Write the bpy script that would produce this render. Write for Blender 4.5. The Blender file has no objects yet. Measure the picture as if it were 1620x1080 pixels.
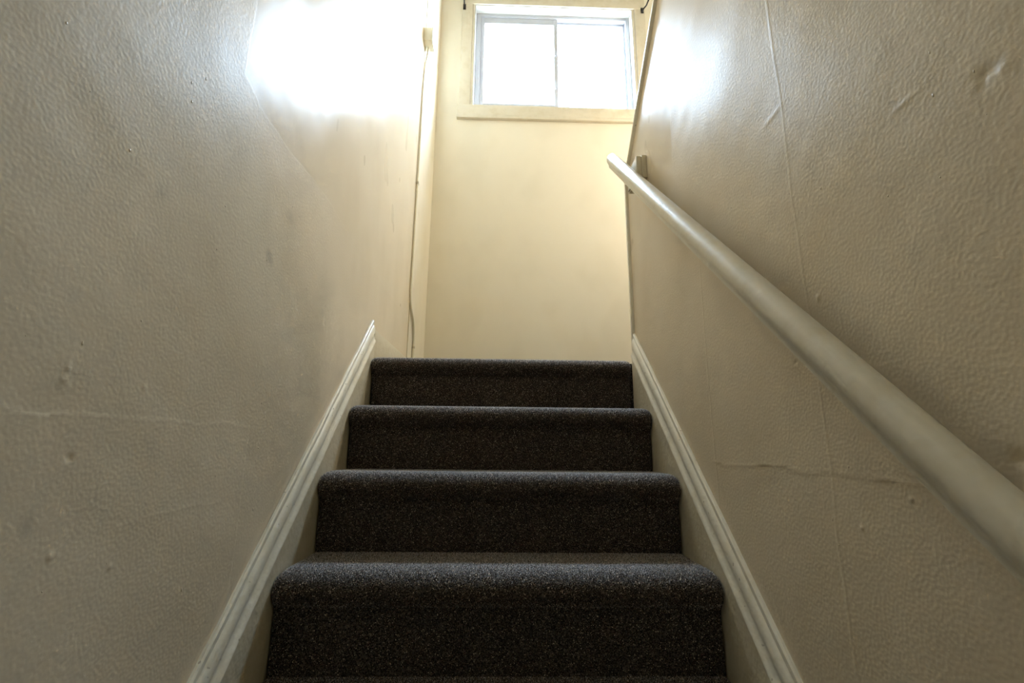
import bpy, bmesh, math, random
import numpy as np
from mathutils import Matrix, Vector

random.seed(7)
sc = bpy.context.scene
col = sc.collection

# ------------------------------------------------------------------ camera
CAM = Vector((-0.01005, -1.05021, 0.26076))
PITCH, YAW, ROLL, FPX = 0.228613, 0.026646, 0.0098476, 762.506
fw = Vector((math.sin(YAW) * math.cos(PITCH), math.cos(YAW) * math.cos(PITCH), math.sin(PITCH)))
rt = Vector((math.cos(YAW), -math.sin(YAW), 0.0))
up = rt.cross(fw)
rt2 = rt * math.cos(ROLL) + up * math.sin(ROLL)
up2 = up * math.cos(ROLL) - rt * math.sin(ROLL)
cam_data = bpy.data.cameras.new('camera')
cam_data.sensor_width = 36.0
cam_data.lens = FPX * 36.0 / 1620.0
cam_data.clip_start = 0.02
cam = bpy.data.objects.new('camera', cam_data)
M = Matrix((( rt2.x, up2.x, -fw.x, CAM.x), (rt2.y, up2.y, -fw.y, CAM.y), (rt2.z, up2.z, -fw.z, CAM.z), (0, 0, 0, 1)))
cam.matrix_world = M
col.objects.link(cam)
sc.camera = cam

# ------------------------------------------------------------------ world, daylight, exposure
SKY_COLOR = (0.60, 0.77, 1.0)
SKY_STRENGTH = 23.0
world = bpy.data.worlds.new('overcast_sky')
sc.world = world
world.use_nodes = True
bg = world.node_tree.nodes['Background']
bg.inputs['Color'].default_value = (*SKY_COLOR, 1)
bg.inputs['Strength'].default_value = SKY_STRENGTH
LAMP_POWER = 55.0
LAMP_COLOR = (1.0, 0.90, 0.76)
sc.view_settings.view_transform = 'Standard'
sc.view_settings.look = 'None'
sc.view_settings.gamma = 1.0
sc.view_settings.exposure = 1.72
sc.view_settings.use_curve_mapping = False
sc.cycles.use_denoising = True
sc.cycles.use_adaptive_sampling = True
sc.cycles.adaptive_threshold = 0.06
sc.cycles.adaptive_min_samples = 24
sc.cycles.caustics_reflective = False
sc.cycles.max_bounces = 7
sc.cycles.diffuse_bounces = 5
sc.cycles.glossy_bounces = 3
sc.cycles.transparent_max_bounces = 12
sc.cycles.sample_clamp_indirect = 5.0

# sampling portal in the window opening (gives off no light of its own)
pl = bpy.data.lights.new('window_portal', 'AREA')
pl.shape = 'RECTANGLE'; pl.size = 1.2; pl.size_y = 0.9
pl.cycles.is_portal = True
po = bpy.data.objects.new('window_portal', pl)
po.location = (0.35, 2.03, 3.03)
po.rotation_euler = (math.radians(-90), 0, 0)     # facing into the stairwell (-y)
col.objects.link(po)

# ------------------------------------------------------------------ dimensions (metres)
R, G = 0.188857, 0.201041           # riser, going
SL = R / G                           # pitch of the flight
COSB = math.cos(math.atan(SL))
WX = 0.47                            # side walls at +-WX
YB = 1.84                            # back wall
NZ = 0.0235                          # tread surface above nose tip
OV = 0.0194                          # nosing overhang
LAND = 3 * R + NZ                    # landing level
FLOOR = -5 * R + NZ                  # lower hall level
YF = -3.3                            # wall behind the camera
CEIL = 4.35
XR = 1.62                            # far wall of the return flight
TOPFL = 3 * R + 12 * R + NZ

# ------------------------------------------------------------------ node helpers
def new_mat(name):
    m = bpy.data.materials.new(name); m.use_nodes = True
    nt = m.node_tree
    return m, nt, nt.nodes['Principled BSDF']

def nd(nt, typ, **kw):
    n = nt.nodes.new(typ)
    for k, v in kw.items():
        setattr(n, k, v)
    return n

def mth(nt, op, a, b=None, c=None, clamp=False):
    n = nt.nodes.new('ShaderNodeMath'); n.operation = op; n.use_clamp = clamp
    for i, v in enumerate((a, b, c)):
        if v is None: continue
        if isinstance(v, (int, float)): n.inputs[i].default_value = v
        else: nt.links.new(v, n.inputs[i])
    return n.outputs[0]

def noise(nt, vec, scale, detail=2.0, rough=0.5, dist=0.0):
    n = nt.nodes.new('ShaderNodeTexNoise')
    n.inputs['Scale'].default_value = scale; n.inputs['Detail'].default_value = detail
    n.inputs['Roughness'].default_value = rough; n.inputs['Distortion'].default_value = dist
    nt.links.new(vec, n.inputs['Vector'])
    return n.outputs['Fac']

def ramp(nt, fac, stops):
    n = nt.nodes.new('ShaderNodeValToRGB')
    e = n.color_ramp.elements
    while len(e) < len(stops): e.new(0.5)
    for el, (p, c) in zip(e, stops):
        el.position = p
        el.color = (c, c, c, 1) if isinstance(c, (int, float)) else (*c, 1)
    nt.links.new(fac, n.inputs[0])
    return n.outputs[0]

def smooth(nt, v, lo, hi):
    n = nt.nodes.new('ShaderNodeMapRange'); n.interpolation_type = 'SMOOTHSTEP'
    nt.links.new(v, n.inputs[0])
    n.inputs[1].default_value = lo; n.inputs[2].default_value = hi
    n.inputs[3].default_value = 0; n.inputs[4].default_value = 1
    return n.outputs[0]

def mixc(nt, fac, a, b):
    n = nt.nodes.new('ShaderNodeMix'); n.data_type = 'RGBA'
    for s, v in (('Factor', fac), ('A', a), ('B', b)):
        i = [x for x in n.inputs if x.name == s and (x.type == 'RGBA' if s != 'Factor' else x.type == 'VALUE')][0]
        if isinstance(v, tuple): i.default_value = (*v, 1)
        elif isinstance(v, (int, float)): i.default_value = v
        else: nt.links.new(v, i)
    return [o for o in n.outputs if o.type == 'RGBA'][0]

def bump(nt, height, dist, strength=1.0, prev=None):
    n = nt.nodes.new('ShaderNodeBump')
    n.inputs['Distance'].default_value = dist; n.inputs['Strength'].default_value = strength
    nt.links.new(height, n.inputs['Height'])
    if prev is not None: nt.links.new(prev, n.inputs['Normal'])
    return n.outputs['Normal']

def stretched(nt, vec, s):
    n = nt.nodes.new('ShaderNodeVectorMath'); n.operation = 'MULTIPLY'
    nt.links.new(vec, n.inputs[0]); n.inputs[1].default_value = s
    return n.outputs[0]

def wall_paint(name, color, rough, peel=0.00018, spec=0.13, scuffs=(), patch=None):
    """glossy old wall paint: roller stipple, paint nibs, scuffs, patches of differing gloss"""
    m, nt, b = new_mat(name)
    tc = nt.nodes.new('ShaderNodeTexCoord'); P = tc.outputs['Object']
    n2 = noise(nt, stretched(nt, P, (1.0, 1.3, 0.7)), 4.0, 2, 0.6)
    c = mixc(nt, smooth(nt, n2, 0.42, 0.70), color, tuple(v * k for v, k in zip(color, (0.96, 0.955, 0.94))))
    if scuffs:
        jit = mth(nt, 'MULTIPLY', mth(nt, 'SUBTRACT', noise(nt, P, 45, 0), 0.5), 0.8)
        for (sx, sy, sz, ry, rz, strength, sc_col) in scuffs:
            v = stretched(nt, P, (0.0, 1 / ry, 1 / rz))
            dn = nt.nodes.new('ShaderNodeVectorMath'); dn.operation = 'DISTANCE'
            nt.links.new(v, dn.inputs[0]); dn.inputs[1].default_value = (0, sy / ry, sz / rz)
            d = mth(nt, 'ADD', dn.outputs['Value'], jit)
            mr = nt.nodes.new('ShaderNodeMapRange'); mr.interpolation_type = 'SMOOTHSTEP'
            nt.links.new(d, mr.inputs[0])
            for k, vv in zip((1, 2, 3, 4), (0.2, 1.0, strength, 0.0)): mr.inputs[k].default_value = vv
            c = mixc(nt, mr.outputs[0], c, sc_col)
    nt.links.new(c, b.inputs['Base Color'])
    ro = mth(nt, 'MULTIPLY_ADD', n2, 0.22, rough - 0.11)
    hp = noise(nt, P, 210, 0.0)
    amp = peel
    if patch:
        sep = nt.nodes.new('ShaderNodeSeparateXYZ'); nt.links.new(P, sep.inputs[0])
        X, Y, Z = sep.outputs
        yw = mth(nt, 'MULTIPLY_ADD', n2, 0.10, Y)
        zw = mth(nt, 'MULTIPLY_ADD', n2, 0.06, Z)
        pm = mth(nt, 'MULTIPLY', smooth(nt, yw, patch[0] + 0.05, patch[0] + 0.054), smooth(nt, zw, patch[1] + 0.03, patch[1] + 0.034))
        ro = mth(nt, 'MULTIPLY_ADD', pm, patch[2], ro)
        amp = mth(nt, 'MULTIPLY_ADD', pm, -peel * 0.97, peel)
    nt.links.new(ro, b.inputs['Roughness'])
    if patch: nt.links.new(mth(nt, 'MULTIPLY_ADD', pm, patch[3] - spec, spec), b.inputs['Specular IOR Level'])
    else: b.inputs['Specular IOR Level'].default_value = spec
    h = mth(nt, 'MULTIPLY', hp, amp)
    nt.links.new(bump(nt, h, 1.0), b.inputs['Normal'])
    return m

def gloss_paint(name, color, rough=0.3, wear=0.0, lumps=0.0012):
    m, nt, b = new_mat(name)
    tc = nt.nodes.new('ShaderNodeTexCoord'); P = tc.outputs['Object']
    n1 = noise(nt, P, 22, 2, 0.6)
    c = mixc(nt, smooth(nt, n1, 0.4, 0.75), color, tuple(v * k for v, k in zip(color, (0.93, 0.91, 0.86))))
    if wear:
        n2 = noise(nt, P, 95, 1, 0.6)
        c = mixc(nt, mth(nt, 'MULTIPLY', smooth(nt, n2, 0.72, 0.78), wear), c, (0.22, 0.16, 0.10))
    nt.links.new(c, b.inputs['Base Color'])
    b.inputs['Roughness'].default_value = rough
    h = noise(nt, P, 80, 1)
    nt.links.new(bump(nt, h, lumps), b.inputs['Normal'])
    return m

def plain(name, color, rough=0.5, metal=0.0):
    m, nt, b = new_mat(name)
    tc = nt.nodes.new('ShaderNodeTexCoord')
    n1 = noise(nt, tc.outputs['Object'], 35, 3)
    c = mixc(nt, n1, tuple(v * 0.93 for v in color), color)
    nt.links.new(c, b.inputs['Base Color'])
    b.inputs['Roughness'].default_value = rough; b.inputs['Metallic'].default_value = metal
    return m

GREY = (0.20, 0.18, 0.16)
WALLC = (0.725, 0.625, 0.47)
M_wall_left = wall_paint('cream_gloss_wall_paint_left', WALLC, 0.43, peel=0.00024, spec=0.085, patch=(-0.32, 0.905, -0.12, 0.05),
    scuffs=[(0, -0.1387, 0.6358, 0.024, 0.020, 0.35, GREY), (0, -0.07, 0.757, 0.035, 0.022, 0.14, GREY),
            (0, 0.3426, 1.500, 0.012, 0.030, 0.8, (0.10, 0.12, 0.16)), (0, 0.396, 1.440, 0.010, 0.034, 0.7, (0.10, 0.11, 0.14)),
            (0, -0.534, 0.188, 0.014, 0.016, 0.25, GREY), (0, -0.445, 0.60, 0.014, 0.014, 0.10, GREY)])
M_wall_right = wall_paint('cream_gloss_wall_paint_right', WALLC, 0.42, peel=0.00030, spec=0.13, patch=(0.14, 0.98, -0.12, 0.05))
M_wall_back = wall_paint('yellow_cream_wall_paint', (0.82, 0.75, 0.61), 0.42, peel=0.00012, spec=0.3)
M_wall_far = wall_paint('cream_hall_wall_paint', (0.74, 0.66, 0.48), 0.45, peel=0.00012, spec=0.3)
M_ceiling = plain('ceiling_paint', (0.80, 0.77, 0.68), 0.8)
M_trim = gloss_paint('worn_offwhite_trim_paint', (0.86, 0.82, 0.70), 0.26, wear=0.5)
M_skirt = gloss_paint('cream_skirting_paint', (0.68, 0.61, 0.46), 0.30)
M_casing = gloss_paint('cream_window_casing_paint', (0.68, 0.61, 0.48), 0.4, lumps=0.0006)
M_vinyl = plain('white_vinyl', (0.50, 0.50, 0.53), 0.4)
M_jamb = gloss_paint('white_jamb_paint', (0.60, 0.58, 0.53), 0.45, lumps=0.0005)
M_rail = gloss_paint('cream_gloss_handrail_paint', (0.70, 0.65, 0.53), 0.28, lumps=0.0005)
M_block = gloss_paint('cream_block_paint', (0.64, 0.58, 0.45), 0.35)
M_black = plain('black_iron', (0.025, 0.02, 0.018), 0.5, 0.3)
M_plastic = plain('aged_cream_plastic', (0.80, 0.74, 0.58), 0.4)
M_dark = plain('dark_screw', (0.10, 0.08, 0.06), 0.5, 0.4)
M_floor = plain('dark_floorboards', (0.16, 0.11, 0.07), 0.45)
M_ground = plain('pale_gravel_ground', (0.32, 0.31, 0.29), 0.9)

def carpet_base():
    m, nt, b = new_mat('charcoal_carpet_backing')
    tc = nt.nodes.new('ShaderNodeTexCoord'); P = tc.outputs['Object']
    v = nt.nodes.new('ShaderNodeTexVoronoi'); v.inputs['Scale'].default_value = 330
    nt.links.new(P, v.inputs['Vector'])
    s = nt.nodes.new('ShaderNodeSeparateColor'); nt.links.new(v.outputs['Color'], s.inputs[0])
    c = ramp(nt, s.outputs[0], [(0.0, (0.020, 0.015, 0.012)), (0.6, (0.035, 0.028, 0.022)), (0.85, (0.09, 0.075, 0.06)), (1.0, (0.2, 0.17, 0.14))])
    nt.links.new(c, b.inputs['Base Color'])
    b.inputs['Roughness'].default_value = 1.0; b.inputs['Specular IOR Level'].default_value = 0.1
    nt.links.new(bump(nt, v.outputs['Distance'], 0.004), b.inputs['Normal'])
    return m
def carpet_pile():
    m, nt, b = new_mat('flecked_charcoal_pile')
    a = nt.nodes.new('ShaderNodeAttribute'); a.attribute_name = 'tuft'
    nt.links.new(a.outputs['Color'], b.inputs['Base Color'])
    b.inputs['Roughness'].default_value = 0.5; b.inputs['Specular IOR Level'].default_value = 1.0
    b.inputs['Sheen Weight'].default_value = 1.0; b.inputs['Sheen Roughness'].default_value = 0.4
    return m
M_cbase, M_pile = carpet_base(), carpet_pile()

def glass_mat():
    m = bpy.data.materials.new('window_glass'); m.use_nodes = True
    nt = m.node_tree; nt.nodes.clear()
    out = nt.nodes.new('ShaderNodeOutputMaterial'); mx = nt.nodes.new('ShaderNodeMixShader')
    t = nt.nodes.new('ShaderNodeBsdfTransparent'); g = nt.nodes.new('ShaderNodeBsdfGlossy')
    t.inputs[0].default_value = (0.96, 0.98, 0.98, 1); g.inputs['Roughness'].default_value = 0.02
    mx.inputs[0].default_value = 0.05
    nt.links.new(t.outputs[0], mx.inputs[1]); nt.links.new(g.outputs[0], mx.inputs[2])
    nt.links.new(mx.outputs[0], out.inputs[0])
    return m
M_glass = glass_mat()

# ------------------------------------------------------------------ mesh helpers
def obj(name, me, mat=None, parent=None, kind=None, label=None, cat=None, group=None):
    if mat is not None and len(me.materials) == 0: me.materials.append(mat)
    o = bpy.data.objects.new(name, me); col.objects.link(o)
    if parent is not None: o.parent = parent
    if kind: o['kind'] = kind
    if label: o['label'] = label
    if cat: o['category'] = cat
    if group: o['group'] = group
    return o

def empty(name, loc=(0, 0, 0), label=None, cat=None, kind=None, group=None):
    o = bpy.data.objects.new(name, None); o.location = loc; col.objects.link(o)
    o.empty_display_size = 0.05
    if kind: o['kind'] = kind
    if label: o['label'] = label
    if cat: o['category'] = cat
    if group: o['group'] = group
    return o

def fin(bm, name, smooth_angle=None):
    bmesh.ops.recalc_face_normals(bm, faces=bm.faces)
    me = bpy.data.meshes.new(name); bm.to_mesh(me); bm.free()
    if smooth_angle is not None:
        for p in me.polygons: p.use_smooth = True
        try: me.set_sharp_from_angle(angle=math.radians(smooth_angle))
        except Exception: pass
    return me

def add_box(bm, x0, x1, y0, y1, z0, z1):
    v = [bm.verts.new((x, y, z)) for x in (x0, x1) for y in (y0, y1) for z in (z0, z1)]
    for f in ((0, 1, 3, 2), (4, 6, 7, 5), (0, 4, 5, 1), (2, 3, 7, 6), (0, 2, 6, 4), (1, 5, 7, 3)):
        bm.faces.new([v[i] for i in f])

def box(name, x0, x1, y0, y1, z0, z1, bevel=0.0, origin=(0, 0, 0)):
    bm = bmesh.new()
    ox, oy, oz = origin
    add_box(bm, x0 - ox, x1 - ox, y0 - oy, y1 - oy, z0 - oz, z1 - oz)
    bmesh.ops.recalc_face_normals(bm, faces=bm.faces)
    if bevel: bmesh.ops.bevel(bm, geom=list(bm.edges), offset=bevel, segments=2, affect='EDGES', profile=0.6)
    return fin(bm, name, 40 if bevel else None)

def boxes(name, lst):
    bm = bmesh.new()
    for a in lst: add_box(bm, *a)
    return fin(bm, name)

def prism_x(name, poly, x0, x1, bevel=0.0, sm=None):
    """polygon in (y, z) extruded along x"""
    bm = bmesh.new()
    a = [bm.verts.new((x0, y, z)) for y, z in poly]; b = [bm.verts.new((x1, y, z)) for y, z in poly]
    n = len(poly)
    bm.faces.new(a); bm.faces.new(b[::-1])
    for i in range(n): bm.faces.new((a[i], b[i], b[(i + 1) % n], a[(i + 1) % n]))
    bmesh.ops.recalc_face_normals(bm, faces=bm.faces)
    if bevel: bmesh.ops.bevel(bm, geom=list(bm.edges), offset=bevel, segments=2, affect='EDGES', profile=0.6)
    return fin(bm, name, sm if sm else (40 if bevel else None))

def sweep_slope(name, prof, side, y0, y1, n=1, jitter=0.0):
    """profile (u from wall, v square to the pitch) run along the pitch of the flight with plumb-cut ends"""
    bm = bmesh.new()
    rows = []
    rnd = random.Random(3 if side > 0 else 5)
    for k in range(n + 1):
        y = y0 + (y1 - y0) * k / n
        jx, jz = rnd.uniform(-jitter, jitter), rnd.uniform(-jitter, jitter)
        rows.append([bm.verts.new((side * (WX - u - (jx if u > 0.003 else 0)), y, y * SL + v / COSB + jz)) for u, v in prof])
    m = len(prof)
    for k in range(n):
        for i in range(m):
            bm.faces.new((rows[k][i], rows[k + 1][i], rows[k + 1][(i + 1) % m], rows[k][(i + 1) % m]))
    bm.faces.new(rows[0]); bm.faces.new(rows[-1][::-1])
    return fin(bm, name, 38)

def tube(name, pts, r, seg=10, sm=True, closed_ends=True):
    """round cord along a polyline"""
    bm = bmesh.new(); rings = []
    P = [Vector(p) for p in pts]
    ref = Vector((1, 0, 0))
    for i, p in enumerate(P):
        t = (P[min(i + 1, len(P) - 1)] - P[max(i - 1, 0)]).normalized()
        s = ref - t * ref.dot(t)
        if s.length < 1e-3: s = Vector((0, 1, 0)) - t * t.y
        s.normalize(); q = t.cross(s)
        rings.append([bm.verts.new(p + (s * math.cos(a) + q * math.sin(a)) * r) for a in [2 * math.pi * k / seg for k in range(seg)]])
    for a, b in zip(rings, rings[1:]):
        for k in range(seg): bm.faces.new((a[k], a[(k + 1) % seg], b[(k + 1) % seg], b[k]))
    if closed_ends: bm.faces.new(rings[0][::-1]); bm.faces.new(rings[-1])
    return fin(bm, name, 50 if sm else None)

def spline(pts, n=8):
    """Catmull-Rom through points"""
    P = [Vector(p) for p in pts]; out = []
    for i in range(len(P) - 1):
        p0, p1, p2, p3 = P[max(i - 1, 0)], P[i], P[i + 1], P[min(i + 2, len(P) - 1)]
        for k in range(n):
            t = k / n
            out.append(0.5 * ((2 * p1) + (p2 - p0) * t + (2 * p0 - 5 * p1 + 4 * p2 - p3) * t * t + (3 * p1 - p0 - 3 * p2 + p3) * t ** 3))
    out.append(P[-1]); return out

# ------------------------------------------------------------------ room shell
def wave_noise(seed, wl0, wl1, n=26):
    """smooth random undulation in (y, z) with wavelengths wl0..wl1, about -1..1"""
    rg = np.random.default_rng(seed)
    k = 2 * np.pi / np.exp(rg.uniform(np.log(wl0), np.log(wl1), n)); th = rg.uniform(0, 2 * np.pi, n); ph = rg.uniform(0, 2 * np.pi, n)
    def f(y, z):
        o = np.zeros(np.broadcast(y, z).shape)
        for i in range(n): o = o + np.sin(k[i] * (np.cos(th[i]) * y + np.sin(th[i]) * z) + ph[i])
        return o / math.sqrt(n / 2) / 1.6
    return f

def grid_lines(lo, hi, fine_lo, fine_hi, step, spots):
    """coordinates: coarse outside the part in view, `step` inside, extra-fine at the spots (centre, half width)"""
    v = set(np.round(np.linspace(lo, hi, 14), 4)) | set(np.round(np.arange(fine_lo, fine_hi, step), 4)) | {round(hi, 4)}
    for c, w in spots: v |= set(np.round(np.linspace(c - w, c + w, 9), 4))
    return np.array([lo] + sorted(t for t in v if lo + 0.001 < t < hi - 0.001) + [hi])

def relief_wall(name, side, ylo, yhi, zlo, ztop, depth, relief, yl, zl, split):
    """wall slab whose stairwell face carries real unevenness; ztop(y) may slope"""
    yl = np.asarray(yl); zl = np.asarray(zl); zmax = zl[-1]
    Yg, Zg = np.meshgrid(yl, zl, indexing='ij')
    top = np.array([ztop(y) for y in yl])[:, None]
    Zg = np.where(Zg <= split, Zg, split + (Zg - split) * (top - split) / (zmax - split))
    D = relief(Yg, Zg)
    ed = np.minimum(np.clip((yhi - Yg) / 0.05, 0, 1), np.clip((top - Zg) / 0.05, 0, 1))
    D = D * ed
    n, m = Yg.shape
    front = np.stack([side * (WX - D), Yg, Zg], -1).reshape(-1, 3)
    backv = np.stack([np.full(n * m, side * (WX + depth)), Yg.ravel(), Zg.ravel()], -1)
    ids = np.arange(n * m).reshape(n, m)
    quads = np.stack([ids[:-1, :-1], ids[1:, :-1], ids[1:, 1:], ids[:-1, 1:]], -1).reshape(-1, 4)
    if side > 0: quads = quads[:, ::-1]
    ring = np.concatenate([ids[:, 0], ids[-1, 1:], ids[::-1, -1][1:], ids[0, ::-1][1:-1]])
    verts = np.concatenate([front, backv[ring]])
    rb = n * m + np.arange(len(ring))
    sides = [(int(ring[i]), int(rb[i]), int(rb[(i + 1) % len(ring)]), int(ring[(i + 1) % len(ring)])) for i in range(len(ring))]
    if side < 0: sides = [q[::-1] for q in sides]
    bf = [int(t) for t in rb]
    me = bpy.data.meshes.new(name)
    me.from_pydata(verts.tolist(), [], quads.tolist() + sides + [bf])
    sm = np.zeros(len(me.polygons), dtype=bool); sm[:len(quads)] = True
    me.polygons.foreach_set('use_smooth', sm); me.update()
    return me

def ridge(d, w): return np.clip(1 - np.abs(d) / w, 0, 1)
def dome(Y, Z, y, z, ry, rz): return np.exp(-(((Y - y) / ry) ** 2 + ((Z - z) / rz) ** 2))
uL, uL2, uw = wave_noise(1, 0.25, 0.8), wave_noise(2, 0.07, 0.18), wave_noise(3, 0.08, 0.4)
def relief_left(Y, Z):
    h = 0.0016 * uL(Y, Z) + 0.00022 * uL2(Y, Z) * np.clip(1.2 - Y, 0, 1)
    zs = 0.304 + 0.004 * uw(Y, Z * 0)
    h += 0.00016 * ridge(Z - zs, 0.004) * ((Y > -0.8) & (Y < -0.13)) + 0.00025 * (Z < zs) * ((Y > -0.8) & (Y < -0.13))
    h += 0.0002 * ridge(Z - (0.182 + 0.006 * uw(Y * 1.3, Z * 0)), 0.004) * ((Y > -0.42) & (Y < -0.2))
    for (y, z, r, a) in ((-0.5318, 0.3326, 0.004, 0.0009), (-0.414, 0.3396, 0.003, 0.0009), (-0.5036, 0.2512, 0.004, -0.0012), (-0.4149, 0.1241, 0.003, 0.0009),
                         (-0.5015, 0.1528, 0.004, 0.0008), (-0.53, 0.345, 0.003, 0.001)):
        h += a * dome(Y, Z, y, z, r, r)
    return h
spL_y = [(-0.53, 0.012), (-0.5036, 0.01), (-0.414, 0.01), (-0.13, 0.004)]
spL_z = [(0.304, 0.012), (0.182, 0.012), (0.336, 0.012), (0.2512, 0.01), (0.1241, 0.008), (0.1528, 0.008)]
YSEAM = 1.301
yl = grid_lines(YF, YSEAM, -0.85, YSEAM, 0.012, spL_y)
zl = grid_lines(FLOOR, CEIL, -0.2, 3.3, 0.014, spL_z)
obj('wall_left', relief_wall('wall_left', -1, YF, YSEAM, FLOOR, lambda y: CEIL, 0.12, relief_left, yl, zl, 2.0), M_wall_left, kind='structure',
    label='glossy cream painted wall left of the carpeted stairs')
obj('wall_left_landing', box('wall_left_landing', -WX - 0.12, -WX, YSEAM, YB + 0.12, FLOOR, CEIL), M_wall_back, kind='structure',
    label='yellow cream strip of left wall between the cable and the corner')
# wall between the two flights: its top follows the pitch of the return flight
CAPX = WX - 0.012
YE, ZE = 0.612, 1.2945                 # plumb end and top corner (outer edge of the trim)
CS = 0.864                             # slope of its top
zc = lambda y: ZE + (YE - y) * CS
TT = 0.014                             # trim thickness
yt = YE - (TOPFL + 0.95 - ZE) / CS
ztr = lambda y: min(zc(y), TOPFL + 0.95) - 0.017
uR, uR2 = wave_noise(11, 0.25, 0.8), wave_noise(12, 0.07, 0.18)
def relief_right(Y, Z):
    h = 0.0012 * uR(Y, Z) + 0.00018 * uR2(Y, Z)
    h += 0.00035 * ridge(Y + 0.343 + 0.0015 * uw(Y * 0, Z), 0.004)
    zs = 0.240 + 0.012 * (Y + 0.25) + 0.005 * uw(Y, Z * 0)
    h += (0.0004 * ridge(Z - zs, 0.004) + 0.0004 * (Z > zs) * ridge(Z - zs, 0.05)) * ((Y > -0.52) & (Y < 0.04))
    h += 0.0004 * ridge(Y - 0.03, 0.004) * (Z < 0.8)
    for (y, z, ry, rz, a) in ((-0.6575, 0.6305, 0.012, 0.010, -0.0032), (-0.6461, 0.6287, 0.004, 0.004, 0.0020), (-0.6593, 0.626, 0.004, 0.004, 0.0022),
                              (-0.6738, 0.6266, 0.005, 0.005, 0.0020), (-0.607, 0.2609, 0.008, 0.007, -0.0035), (-0.3678, 0.4949, 0.004, 0.005, 0.0022),
                              (-0.568, 0.6735, 0.016, 0.004, 0.0012), (-0.4766, 0.2133, 0.003, 0.003, 0.0020), (-0.3906, 0.1699, 0.003, 0.003, 0.0022),
                              (-0.2945, 0.4094, 0.004, 0.003, -0.0016), (-0.315, 0.852, 0.03, 0.005, 0.0010)):
        h += 0.6 * a * dome(Y, Z, y, z, ry, rz)
    return h
spR_y = [(-0.343, 0.008), (-0.66, 0.024), (-0.607, 0.014), (-0.3678, 0.008), (-0.568, 0.02), (-0.4766, 0.006), (-0.3906, 0.006), (-0.2945, 0.008), (0.03, 0.006)]
spR_z = [(0.2405, 0.016), (0.629, 0.018), (0.2609, 0.012), (0.4949, 0.01), (0.6735, 0.010), (0.2133, 0.006), (0.1699, 0.006), (0.4094, 0.008), (0.852, 0.012)]
yl = grid_lines(YF, YE - TT, -0.85, YE - TT, 0.012, spR_y)
zl = grid_lines(FLOOR, 1.9, -0.2, 1.9, 0.012, spR_z)
obj('wall_right', relief_wall('wall_right', 1, YF, YE - TT, FLOOR, ztr, 0.11, relief_right, yl, zl, 1.0), M_wall_right, kind='structure',
    label='stippled glossy cream wall right of the stairs, carrying the handrail')
OX0, OX1, OZ0, OZ1 = -0.226, 0.925, 2.600, 3.450   # window opening
obj('wall_back', boxes('wall_back', [(-WX, OX0, YB, YB + 0.12, FLOOR, CEIL), (OX1, XR, YB, YB + 0.12, FLOOR, CEIL),
    (OX0, OX1, YB, YB + 0.12, FLOOR, OZ0), (OX0, OX1, YB, YB + 0.12, OZ1, CEIL)]), M_wall_back, kind='structure',
    label='yellow cream end wall below the window')
obj('wall_far_right', box('wall_far_right', XR, XR + 0.1, YF, YB + 0.12, FLOOR, CEIL), M_wall_far, kind='structure')
obj('wall_front', box('wall_front', -WX - 0.12, XR + 0.1, YF - 0.1, YF, FLOOR - 0.05, CEIL), M_wall_far, kind='structure')
obj('ceiling', box('ceiling', -WX - 0.12, XR + 0.1, YF - 0.1, YB + 0.12, CEIL, CEIL + 0.1), M_ceiling, kind='structure')
obj('floor', box('floor', -WX - 0.12, XR + 0.1, YF, YB + 0.12, FLOOR - 0.05, FLOOR), M_floor, kind='structure')
obj('floor_upper', box('floor_upper', WX + 0.11, XR, YF, -12 * G + 0.55, TOPFL - 0.2, TOPFL), M_floor, kind='structure')
obj('ground', box('ground', -40, 40, YB + 0.5, 90, FLOOR - 1.2, FLOOR - 1.0), M_ground, kind='structure')

# hardened drips and nibs in the old paint, too small to pick apart
def paint_nibs(name, side, seed, count, mat, wall, relief):
    rg = np.random.default_rng(seed); bm = bmesh.new()
    for _ in range(count):
        y, z = rg.uniform(-0.72, 0.35), rg.uniform(-0.05, 0.95)
        if z < y * SL + 0.16 or (side < 0 and z > 0.85): continue
        if side > 0 and abs(z - y * SL - 0.815) < 0.06: continue
        d = float(relief(np.array([[y]]), np.array([[z]]))[0, 0])
        r = 0.0007 + 0.0016 * rg.random() ** 3; lz = r * rg.uniform(1.0, 2.4); h = r * 0.22
        ring = [bm.verts.new((side * (WX - d + 0.0006), y + r * math.cos(a), z + lz * math.sin(a))) for a in [math.pi * k / 3 for k in range(6)]]
        mid = [bm.verts.new((side * (WX - d - h * 0.8), y + 0.6 * r * math.cos(a), z + 0.6 * lz * math.sin(a) - lz * 0.1)) for a in [math.pi * k / 3 for k in range(6)]]
        tp = bm.verts.new((side * (WX - d - h), y, z - lz * 0.1))
        for k in range(6):
            bm.faces.new((ring[k], ring[(k + 1) % 6], mid[(k + 1) % 6], mid[k])); bm.faces.new((mid[k], mid[(k + 1) % 6], tp))
    obj(name, fin(bm, name, 80), mat, wall, kind='stuff')
M_nib = plain('cream_paint_drip', WALLC, 0.35)
paint_nibs('paint_drips', -1, 21, 70, M_nib, bpy.data.objects['wall_left'], relief_left)
paint_nibs('paint_drips', 1, 22, 110, M_nib, bpy.data.objects['wall_right'], relief_right)

# ------------------------------------------------------------------ carpeted stairs
PROF = [(OV, -R + NZ), (OV, -0.10), (OV, -0.055), (OV - 0.001, -0.046), (0.014, -0.040), (0.006, -0.034), (-0.001, -0.026), (-0.0050, -0.016),
        (-0.0050, -0.008), (-0.0015, 0.000), (0.0045, 0.0070), (0.0140, 0.0138), (0.0270, 0.0190), (0.0440, 0.0222), (0.065, NZ), (0.10, NZ), (G + OV, NZ)]

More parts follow.
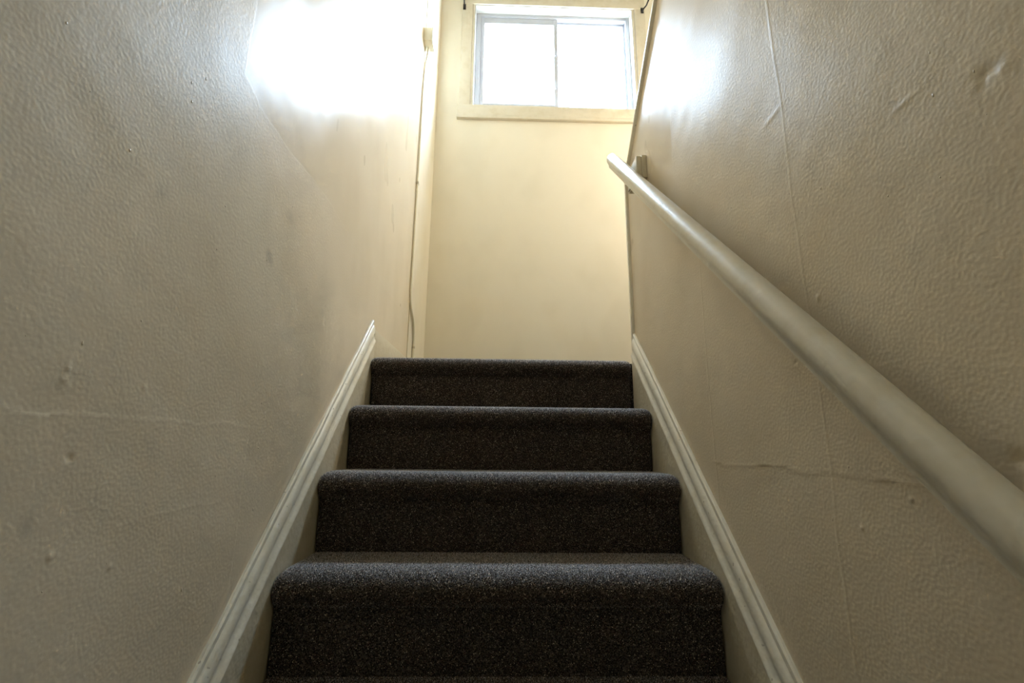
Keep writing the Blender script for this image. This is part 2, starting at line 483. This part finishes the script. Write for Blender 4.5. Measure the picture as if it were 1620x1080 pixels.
def step_mesh(name, prof, hw=0.45, back=None):
    xs = [-hw, -hw + 0.002, -hw + 0.006, -hw + 0.012, -hw + 0.020] + list(np.linspace(-hw + 0.06, hw - 0.06, 14)) + \
         [hw - 0.020, hw - 0.012, hw - 0.006, hw - 0.002, hw]
    bm = bmesh.new(); rows = []
    for x in xs:
        e = max(0.0, 1 - (hw - abs(x)) / 0.020); e = 1 - math.sqrt(max(0, 1 - e * e))
        row = []
        for (y, z) in prof:
            wgt = max(0.0, 1 - y / 0.03) if z > -0.04 else 0.0      # soft corners where the carpet wraps the nosing
            row.append(bm.verts.new((x * (1.0 + (0.006 if wgt > 0.3 else 0.0)), y + 0.012 * e * wgt, z - 0.004 * e * (1 if z > 0 else 0))))
        for (y, z) in back: row.append(bm.verts.new((x, y, z)))
        rows.append(row)
    m = len(rows[0])
    for a, b in zip(rows, rows[1:]):
        for i in range(m): bm.faces.new((a[i], a[(i + 1) % m], b[(i + 1) % m], b[i]))
    bm.faces.new(rows[0]); bm.faces.new(rows[-1][::-1])
    return fin(bm, name, 60)

def pile_mesh(name, prof, hw=0.45, pitch=0.0026, seed=1, skip=0.0):
    """thousands of short carpet tufts standing on the step's surface"""
    rg = np.random.default_rng(seed)
    pr = np.array(prof); seg = np.diff(pr, axis=0); ln = np.hypot(seg[:, 0], seg[:, 1]); cum = np.concatenate([[0], np.cumsum(ln)])
    nu = int(cum[-1] / pitch); nv = int(2 * hw / pitch)
    U, V = np.meshgrid(np.arange(nu), np.arange(nv), indexing='ij')
    u = (U.ravel() + 0.5 + rg.uniform(-.45, .45, U.size)) * pitch; u = np.clip(u, 0, cum[-1] - 1e-5)
    x = -hw + (V.ravel() + 0.5 + rg.uniform(-.45, .45, U.size)) * pitch
    k = np.clip(np.searchsorted(cum, u, side='right') - 1, 0, len(ln) - 1)
    t = (u - cum[k]) / ln[k]
    yz = pr[k] + seg[k] * t[:, None]
    # smooth normals
    nrm_v = np.zeros_like(pr); sn = np.stack([-seg[:, 1], seg[:, 0]], 1) / ln[:, None]
    nrm_v[:-1] += sn; nrm_v[1:] += sn; nrm_v /= np.linalg.norm(nrm_v, axis=1)[:, None]
    n2 = nrm_v[k] * (1 - t)[:, None] + nrm_v[k + 1] * t[:, None]; n2 /= np.linalg.norm(n2, axis=1)[:, None]
    wgt = np.where(yz[:, 1] > -0.04, np.clip(1 - yz[:, 0] / 0.03, 0, 1), 0)
    e = np.clip(1 - (hw - np.abs(x)) / 0.020, 0, 1); e = 1 - np.sqrt(np.clip(1 - e * e, 0, 1))
    y = yz[:, 0] + 0.012 * e * wgt; z = yz[:, 1] - 0.004 * e * (yz[:, 1] > 0)
    x = x * (1 + 0.006 * (wgt > 0.3))
    P = np.stack([x, y, z], 1); N = np.stack([np.zeros_like(x), n2[:, 0], n2[:, 1]], 1)
    T = np.stack([np.ones_like(x), 0 * x, 0 * x], 1); B = np.cross(N, T)
    cnt = len(x)
    h = rg.uniform(0.0009, 0.0024, cnt); rad = rg.uniform(0.0013, 0.0020, cnt); a0 = rg.uniform(0, 2 * np.pi, cnt)
    vs = np.zeros((cnt, 4, 3))
    for j in range(3):
        a = a0 + j * 2 * np.pi / 3
        vs[:, j] = P + (T * np.cos(a)[:, None] + B * np.sin(a)[:, None]) * rad[:, None] - N * 0.0006
    lean = rg.normal(0, 0.0009, (cnt, 2))
    vs[:, 3] = P + N * h[:, None] + T * lean[:, :1] + B * lean[:, 1:]
    idx = np.arange(cnt) * 4
    tri = np.concatenate([np.stack([idx + a, idx + b, idx + 3], 1) for a, b in ((0, 1), (1, 2), (2, 0))])
    me = bpy.data.meshes.new(name)
    me.vertices.add(cnt * 4); me.vertices.foreach_set('co', vs.reshape(-1))
    nt_ = len(tri)
    me.loops.add(nt_ * 3); me.loops.foreach_set('vertex_index', tri.astype(np.int32).reshape(-1))
    me.polygons.add(nt_); me.polygons.foreach_set('loop_start', np.arange(0, nt_ * 3, 3, dtype=np.int32))
    me.update(calc_edges=True)
    pal = np.array([(0.014, 0.011, 0.009), (0.028, 0.021, 0.016), (0.050, 0.038, 0.028), (0.105, 0.085, 0.062), (0.28, 0.25, 0.21), (0.055, 0.022, 0.020)])
    ci = rg.choice(len(pal), cnt, p=[0.34, 0.27, 0.17, 0.12, 0.06, 0.04])
    c = 2.5 * np.array([1.08, 1.0, 0.92]) * pal[ci] * rg.uniform(0.75, 1.25, cnt)[:, None]
    c4 = np.repeat(np.concatenate([c, np.ones((cnt, 1))], 1)[:, None, :], 4, axis=1)
    at = me.attributes.new('tuft', 'FLOAT_COLOR', 'POINT'); at.data.foreach_set('color', c4.astype(np.float32).reshape(-1))
    return me

back = [(G + OV, -0.03), (OV + 0.05, -R + NZ)]
ME_step = step_mesh('step', PROF, 0.45, back); ME_step.materials.append(M_cbase)
ME_pile = pile_mesh('carpet_pile', PROF, 0.45, seed=4); ME_pile.materials.append(M_pile)
stairs = empty('staircase', (0, 0, FLOOR), 'straight flight of stairs in flecked charcoal carpet rising to the landing', 'stairs')
for i in range(8):                    # third step below the landing is the nearest whole one in view
    k = 2 - i
    s = obj('step', ME_step, None, stairs); s.location = (0, k * G, k * R - FLOOR)
    if k < -3: continue
    p = obj('carpet_pile', ME_pile, None, s, kind='stuff')

# landing: nosing of the top step and the floor behind it
PROF_L = PROF[:-2] + [(0.16, NZ)]
land = empty('landing', (0, 3 * G, LAND), 'carpeted landing at the top of the stairs under the window', 'landing')
land['kind'] = 'structure'
ln_ = obj('landing_edge', step_mesh('landing_edge', PROF_L, 0.45, [(0.16, -0.03), (OV + 0.05, -R + NZ)]), M_cbase, land)
ln_.location = (0, 0, 3 * R - LAND)
lp = obj('carpet_pile', pile_mesh('landing_pile', PROF_L, 0.45, seed=9), M_pile, ln_, kind='stuff')
fl = obj('landing_floor', boxes('landing_floor', [(-0.455, 0.455, 3 * G + 0.16, YB - 0.001, LAND - 0.2, LAND), (0.455, XR - 0.001, 0.70, YB - 0.001, LAND - 0.2, LAND)]), M_cbase, land)
fl.location = (0, -3 * G, -LAND)

# return flight beyond the dividing wall
ret = empty('return_staircase', (1.1, 0.70, LAND), 'carpeted return flight climbing behind the right wall', 'stairs')
for k in range(1, 13):
    s = obj('step', ME_step, None, ret)
    s.location = (0, -(k - 1) * G, k * R - NZ); s.rotation_euler = (0, 0, math.pi)

# ------------------------------------------------------------------ skirting boards with cap moulding
YS = 0.640
BOARD_V = 0.036
CAPPROF = [(0.0, 0.093), (0.005, 0.093), (0.008, 0.090), (0.0085, 0.082), (0.0065, 0.0795), (0.0095, 0.077), (0.0125, 0.072), (0.0140, 0.064),
           (0.0140, 0.057), (0.0120, 0.053), (0.0125, 0.047), (0.0155, 0.040), (0.0185, 0.036), (0.0190, 0.032), (0.0160, 0.031), (0.0, 0.031)]
for side, nm, lab in ((-1, 'baseboard_left', 'cream stair skirting with worn moulded cap against the left wall'),
                      (1, 'baseboard_right', 'cream stair skirting with worn moulded cap against the right wall')):
    b = empty(nm, (0, 0, 0), lab, None, 'structure')
    dv = 0.0 if side < 0 else -0.004
    y1 = YS if side < 0 else YE - TT
    y0 = -4.6 * G
    v = (BOARD_V + dv) / COSB
    poly = [(y0, FLOOR), (y0, y0 * SL + v), (y1, y1 * SL + v), (y1, LAND - 0.25), (-2.5 * G, FLOOR)]
    x0, x1 = sorted((side * WX, side * (WX - 0.0155)))
    obj('skirting_board', prism_x('skirting_board', poly, x0, x1), M_skirt, b)
    prof = [(u, vv + dv) for u, vv in CAPPROF]
    obj('cap_moulding', sweep_slope('cap_moulding', prof, side, y0, y1 - 0.004, 40, 0.0007), M_trim, b)
bl = empty('baseboard_landing_left', (0, 0, 0), 'cream landing baseboard on the left wall beyond the skirting', None, 'structure')
obj('baseboard_board', prism_x('baseboard_board', [(YS + 0.003, LAND), (YS + 0.003, 0.690), (YB, 0.722), (YB, LAND)], -WX, -WX + 0.013, 0.002), M_skirt, bl)

# ------------------------------------------------------------------ trim around the dividing wall
prof_z = lambda y: zc(y)
t1 = prism_x('trim_1', [(YE, ZE), (yt, zc(yt)), (yt, zc(yt) - 0.017), (YE, ZE - 0.017)], CAPX, WX + 0.122, 0.0058)
obj('trim_1', t1, M_trim, kind='structure', label='white painted cap on the sloping top of the right wall')
t2 = box('trim_2', CAPX + 0.002, WX + 0.120, YE - TT, YE, LAND, ZE - 0.017, 0.0025)
obj('trim_2', t2, M_trim, kind='structure', label='narrow upright trim on the end of the right wall')
# vertical bead where the left stair wall meets the landing wall
obj('trim_3', prism_x('trim_3', [(1.300, LAND), (1.300, CEIL), (1.304, CEIL), (1.304, LAND)], -WX - 0.001, -WX + 0.004), M_skirt, kind='structure',
    label='thin upright bead on the left landing wall beside the cord')

# ------------------------------------------------------------------ window
win = empty('window_1', (0.35, YB, OZ0), 'white sliding window with two bright panes in a cream casing', None, 'structure')
def wpart(name, me, mat, parent=win):
    o = obj(name, me, mat, parent); return o
def wbox(name, x0, x1, y0, y1, z0, z1, mat, bevel=0.002, parent=win):
    org = (0.35, YB, OZ0)
    return obj(name, box(name, x0, x1, y0, y1, z0, z1, bevel, org), mat, parent)
cl, cr = -0.316, 1.017
wbox('casing', cl, OX0 - 0.016, YB - 0.020, YB, OZ0 - 0.002, OZ1, M_casing)
wbox('casing', OX1 + 0.016, cr, YB - 0.020, YB, OZ0 - 0.002, OZ1, M_casing)
wbox('casing_bead', OX0 - 0.016, OX0, YB - 0.013, YB, OZ0 - 0.002, OZ1, M_casing, 0.003)
wbox('casing_bead', OX1, OX1 + 0.016, YB - 0.013, YB, OZ0 - 0.002, OZ1, M_casing, 0.003)
wbox('head_casing', cl, cr, YB - 0.022, YB, OZ1, OZ1 + 0.105, M_casing)
wbox('apron', cl - 0.010, cr + 0.010, YB - 0.022, YB, 2.520, OZ0 - 0.002, M_casing)
wbox('apron_bead', cl - 0.012, cr + 0.012, YB - 0.028, YB, 2.492, 2.520, M_casing, 0.005)
jt = 0.006
wbox('jamb', OX0, OX0 + jt, YB - 0.012, YB + 0.12, OZ0, OZ1, M_jamb, 0)
wbox('jamb', OX1 - jt, OX1, YB - 0.012, YB + 0.12, OZ0, OZ1, M_jamb, 0)
wbox('head_jamb', OX0 + jt, OX1 - jt, YB - 0.012, YB + 0.12, OZ1 - jt, OZ1, M_jamb, 0)
wbox('sill', OX0 + jt, OX1 - jt, YB - 0.012, YB + 0.12, OZ0, OZ0 + jt, M_jamb, 0)
fx0, fx1, fz0, fz1 = OX0 + jt, OX1 - jt, OZ0 + jt, OZ1 - jt
fy0, fy1 = YB + 0.055, YB + 0.118
fl_, fr_, ft_, fb_ = 0.038, 0.026, 0.024, 0.055
wbox('frame_stile', fx0, fx0 + fl_, fy0, fy1, fz0, fz1, M_vinyl)
wbox('frame_stile', fx1 - fr_, fx1, fy0, fy1, fz0, fz1, M_vinyl)
wbox('frame_rail', fx0 + fl_, fx1 - fr_, fy0, fy1, fz1 - ft_, fz1, M_vinyl)
wbox('frame_rail', fx0 + fl_, fx1 - fr_, fy0, fy1, fz0, fz0 + fb_, M_vinyl)
def sash(x0, x1, y0, y1, z0, z1, l, r, t, b, name):
    s = empty(name, (x0 - 0.35, y0 - YB, z0 - OZ0)); s.parent = win
    def sb(n, a0, a1, b0, b1, c0, c1, mat, bev=0.002):
        return obj(n, box(n, a0, a1, b0, b1, c0, c1, bev, (x0, y0, z0)), mat, s)
    sb('sash_stile', x0, x0 + l, y0, y1, z0, z1, M_vinyl); sb('sash_stile', x1 - r, x1, y0, y1, z0, z1, M_vinyl)
    sb('sash_rail', x0 + l, x1 - r, y0, y1, z1 - t, z1, M_vinyl); sb('sash_rail', x0 + l, x1 - r, y0, y1, z0, z0 + b, M_vinyl)
    ym = (y0 + y1) / 2
    sb('pane', x0 + l - 0.004, x1 - r + 0.004, ym - 0.003, ym + 0.003, z0 + b - 0.004, z1 - t + 0.004, M_glass, 0)
    return s
sz0, sz1 = fz0 + fb_, fz1 - ft_
s1 = sash(fx0 + fl_, 0.384, fy0 + 0.008, fy0 + 0.030, sz0, sz1, 0.026, 0.028, 0.050, 0.022, 'sliding_sash')
s2 = sash(0.352, fx1 - fr_, fy0 + 0.033, fy0 + 0.055, sz0, sz1, 0.034, 0.016, 0.018, 0.022, 'fixed_sash')
for zl in (2.84, 3.12):
    lt = obj('latch', box('latch', -0.006, 0.006, -0.014, 0.0, -0.03, 0.03, 0.004), M_vinyl, s1)
    lt.location = (0.362 - (fx0 + fl_), 0.001, zl - sz0)

# curtain rod brackets on the upper corners of the casing
def bracket(x, z, bend, label):
    e = empty('curtain_rod_bracket', (x, YB - 0.022, z), label, 'bracket', group='curtain rod brackets on the window casing')
    obj('back_plate', box('back_plate', -0.010, 0.010, -0.003, 0.0, -0.024, 0.024, 0.001), M_black if bend else M_casing, e)
    pts = [(0, -0.002, -0.008), (bend * 0.3, -0.022, -0.002), (bend * 0.8, -0.045, 0.0), (bend * 1.0, -0.062, 0.008), (bend * 1.3, -0.070, 0.022)]
    obj('arm', tube('arm', spline(pts, 5), 0.0052, 8), M_black, e)
    obj('screw', tube('screw', [(0, -0.006, 0.014), (0, -0.002, 0.014)], 0.004, 8), M_dark, e)
    return e
bracket(-0.302, 3.415, 0.002, 'straight black curtain rod bracket at the upper left corner of the window casing')
bracket(0.998, 3.435, 0.022, 'bent black curtain rod bracket at the upper right corner of the window casing')

# ------------------------------------------------------------------ handrail
RX = 0.4125; RR = 0.0225; ROFF = 0.815
hr = empty('handrail', (RX, 0.42, 0.42 * SL + ROFF), 'cream gloss painted wooden handrail sloping along the right wall', 'handrail')
def rail_mesh():
    bm = bmesh.new()
    # mopstick section: round over the top, narrower flat foot
    sec = []
    for k in range(19):
        a = math.radians(-50 + 280 * k / 18)
        sec.append((RR * math.cos(a), RR * math.sin(a)))
    sec += [(-0.0125, -0.0225), (-0.0125, -0.0265), (0.0125, -0.0265), (0.0125, -0.0225)]
    y_end, y_start = 0.585, -2.1
    rows = []
    for k in range(31):
        y = y_start + (y_end - y_start) * k / 30
        rows.append([bm.verts.new((u, y - 0.42, (y - 0.42) * SL + v / COSB)) if 0 < k < 30 else
                     bm.verts.new((u, y - 0.42 - v * SL * COSB * 0.6, (y - 0.42) * SL + v / COSB - v * SL * COSB * 0.6 * SL)) for u, v in sec])
    m = len(sec)
    for a, b in zip(rows, rows[1:]):
        for i in range(m): bm.faces.new((a[i], a[(i + 1) % m], b[(i + 1) % m], b[i]))
    f0 = bm.faces.new(rows[0]); f1 = bm.faces.new(rows[-1][::-1])
    bmesh.ops.recalc_face_normals(bm, faces=bm.faces)
    bmesh.ops.bevel(bm, geom=list(f1.edges), offset=0.003, segments=2, affect='EDGES')
    return fin(bm, 'rail', 35)
obj('rail', rail_mesh(), M_rail, hr)
def rail_block(yc):
    zz = (yc - 0.42) * SL
    o = obj('mounting_block', box('mounting_block', 0.4365 - RX, 0.4535 - RX, -0.052, 0.052, -0.054, 0.026, 0.002), M_block, hr)
    o.location = (0, yc - 0.42, zz)
    p = obj('backing_board', box('backing_board', 0.4535 - RX, WX - RX, -0.056, 0.052, -0.054, 0.028, 0.002), M_block, o)
    for dz in (0.006, -0.03):
        obj('nail', tube('nail', [(0.4368 - RX, 0.02, dz), (0.4350 - RX, 0.02, dz)], 0.0028, 8), M_dark, o)
    obj('bracket_foot', prism_x('bracket_foot', [(-0.03, -0.030), (0.045, 0.02), (0.045, -0.05), (-0.01, -0.05)], 0.020, 0.4367 - RX), M_block, o)
rail_block(0.418); rail_block(-1.55)

# ------------------------------------------------------------------ junction box and cord on the left wall
jb = empty('junction_box', (-WX, 1.288, 2.548), 'small cream plastic box high on the left wall by the corner', 'box')
obj('box_body', box('box_body', 0.0, 0.044, -0.043, 0.043, 0.0, 0.087, 0.003), M_plastic, jb)
obj('box_cover', box('box_cover', 0.0445, 0.053, -0.045, 0.045, -0.002, 0.089, 0.003), M_plastic, jb)
obj('cable_entry', tube('cable_entry', [(0.022, 0.006, -0.006), (0.022, 0.006, 0.001)], 0.009, 10), M_plastic, jb)
cx = -WX + 0.0075
pts = [(-WX + 0.022, 1.294, 2.542), (-WX + 0.018, 1.292, 2.48), (cx + 0.003, 1.282, 2.40), (cx, 1.284, 2.30), (cx, 1.284, 2.16), (cx, 1.286, 1.93), (cx, 1.284, 1.67),
       (cx, 1.284, 1.40), (cx, 1.283, 1.15), (cx, 1.284, 1.03), (cx, 1.315, 0.975), (cx, 1.40, 0.925), (cx, 1.435, 0.85), (cx, 1.440, 0.75), (cx, 1.440, LAND + 0.004)]
cord = empty('cable', (cx, 1.284, LAND), 'thin cream cable running down the left wall from the plastic box', 'cable')
cm = tube('cord', spline([(x - cx, y - 1.284, z - LAND) for x, y, z in pts], 6), 0.0060, 10)
obj('cord', cm, M_plastic, cord)
for (y, z) in ((1.284, 1.665), (1.440, 0.80)):
    c = obj('cable_clip', box('cable_clip', -0.006, 0.008, -0.009, 0.009, -0.006, 0.006, 0.002), M_block, cord)
    c.location = (0, y - 1.284, z - LAND)
    obj('clip_nail', tube('clip_nail', [(0.002, 0.0125, -0.004), (0.002, 0.0125, 0.004)], 0.0035, 8), M_dark, c)

# ------------------------------------------------------------------ wall lamp over the landing, around the corner
LP = Vector((XR - 0.12, 1.06, 2.22))
lamp = empty('wall_lamp', (XR, LP.y, LP.z), 'round opal glass wall lamp around the corner above the landing', 'lamp')
bm = bmesh.new(); bmesh.ops.create_cone(bm, cap_ends=True, segments=28, radius1=0.06, radius2=0.05, depth=0.02)
bmesh.ops.rotate(bm, verts=bm.verts, cent=(0, 0, 0), matrix=Matrix.Rotation(math.radians(-90), 3, 'Y'))
bmesh.ops.translate(bm, verts=bm.verts, vec=(-0.011, 0, 0))
obj('wall_plate', fin(bm, 'wall_plate', 40), M_vinyl, lamp)
obj('lamp_arm', tube('lamp_arm', [(-0.02, 0, 0), (-0.05, 0, 0)], 0.018, 14), M_vinyl, lamp)
mo = bpy.data.materials.new('lit_opal_glass'); mo.use_nodes = True
pb = mo.node_tree.nodes['Principled BSDF']
pb.inputs['Base Color'].default_value = (0.9, 0.87, 0.8, 1)
pb.inputs['Emission Color'].default_value = (*LAMP_COLOR, 1)
pb.inputs['Emission Strength'].default_value = LAMP_POWER
bm = bmesh.new(); bmesh.ops.create_uvsphere(bm, u_segments=28, v_segments=16, radius=0.075)
bmesh.ops.translate(bm, verts=bm.verts, vec=(-0.12, 0, 0))
obj('opal_globe', fin(bm, 'opal_globe', 80), mo, lamp)
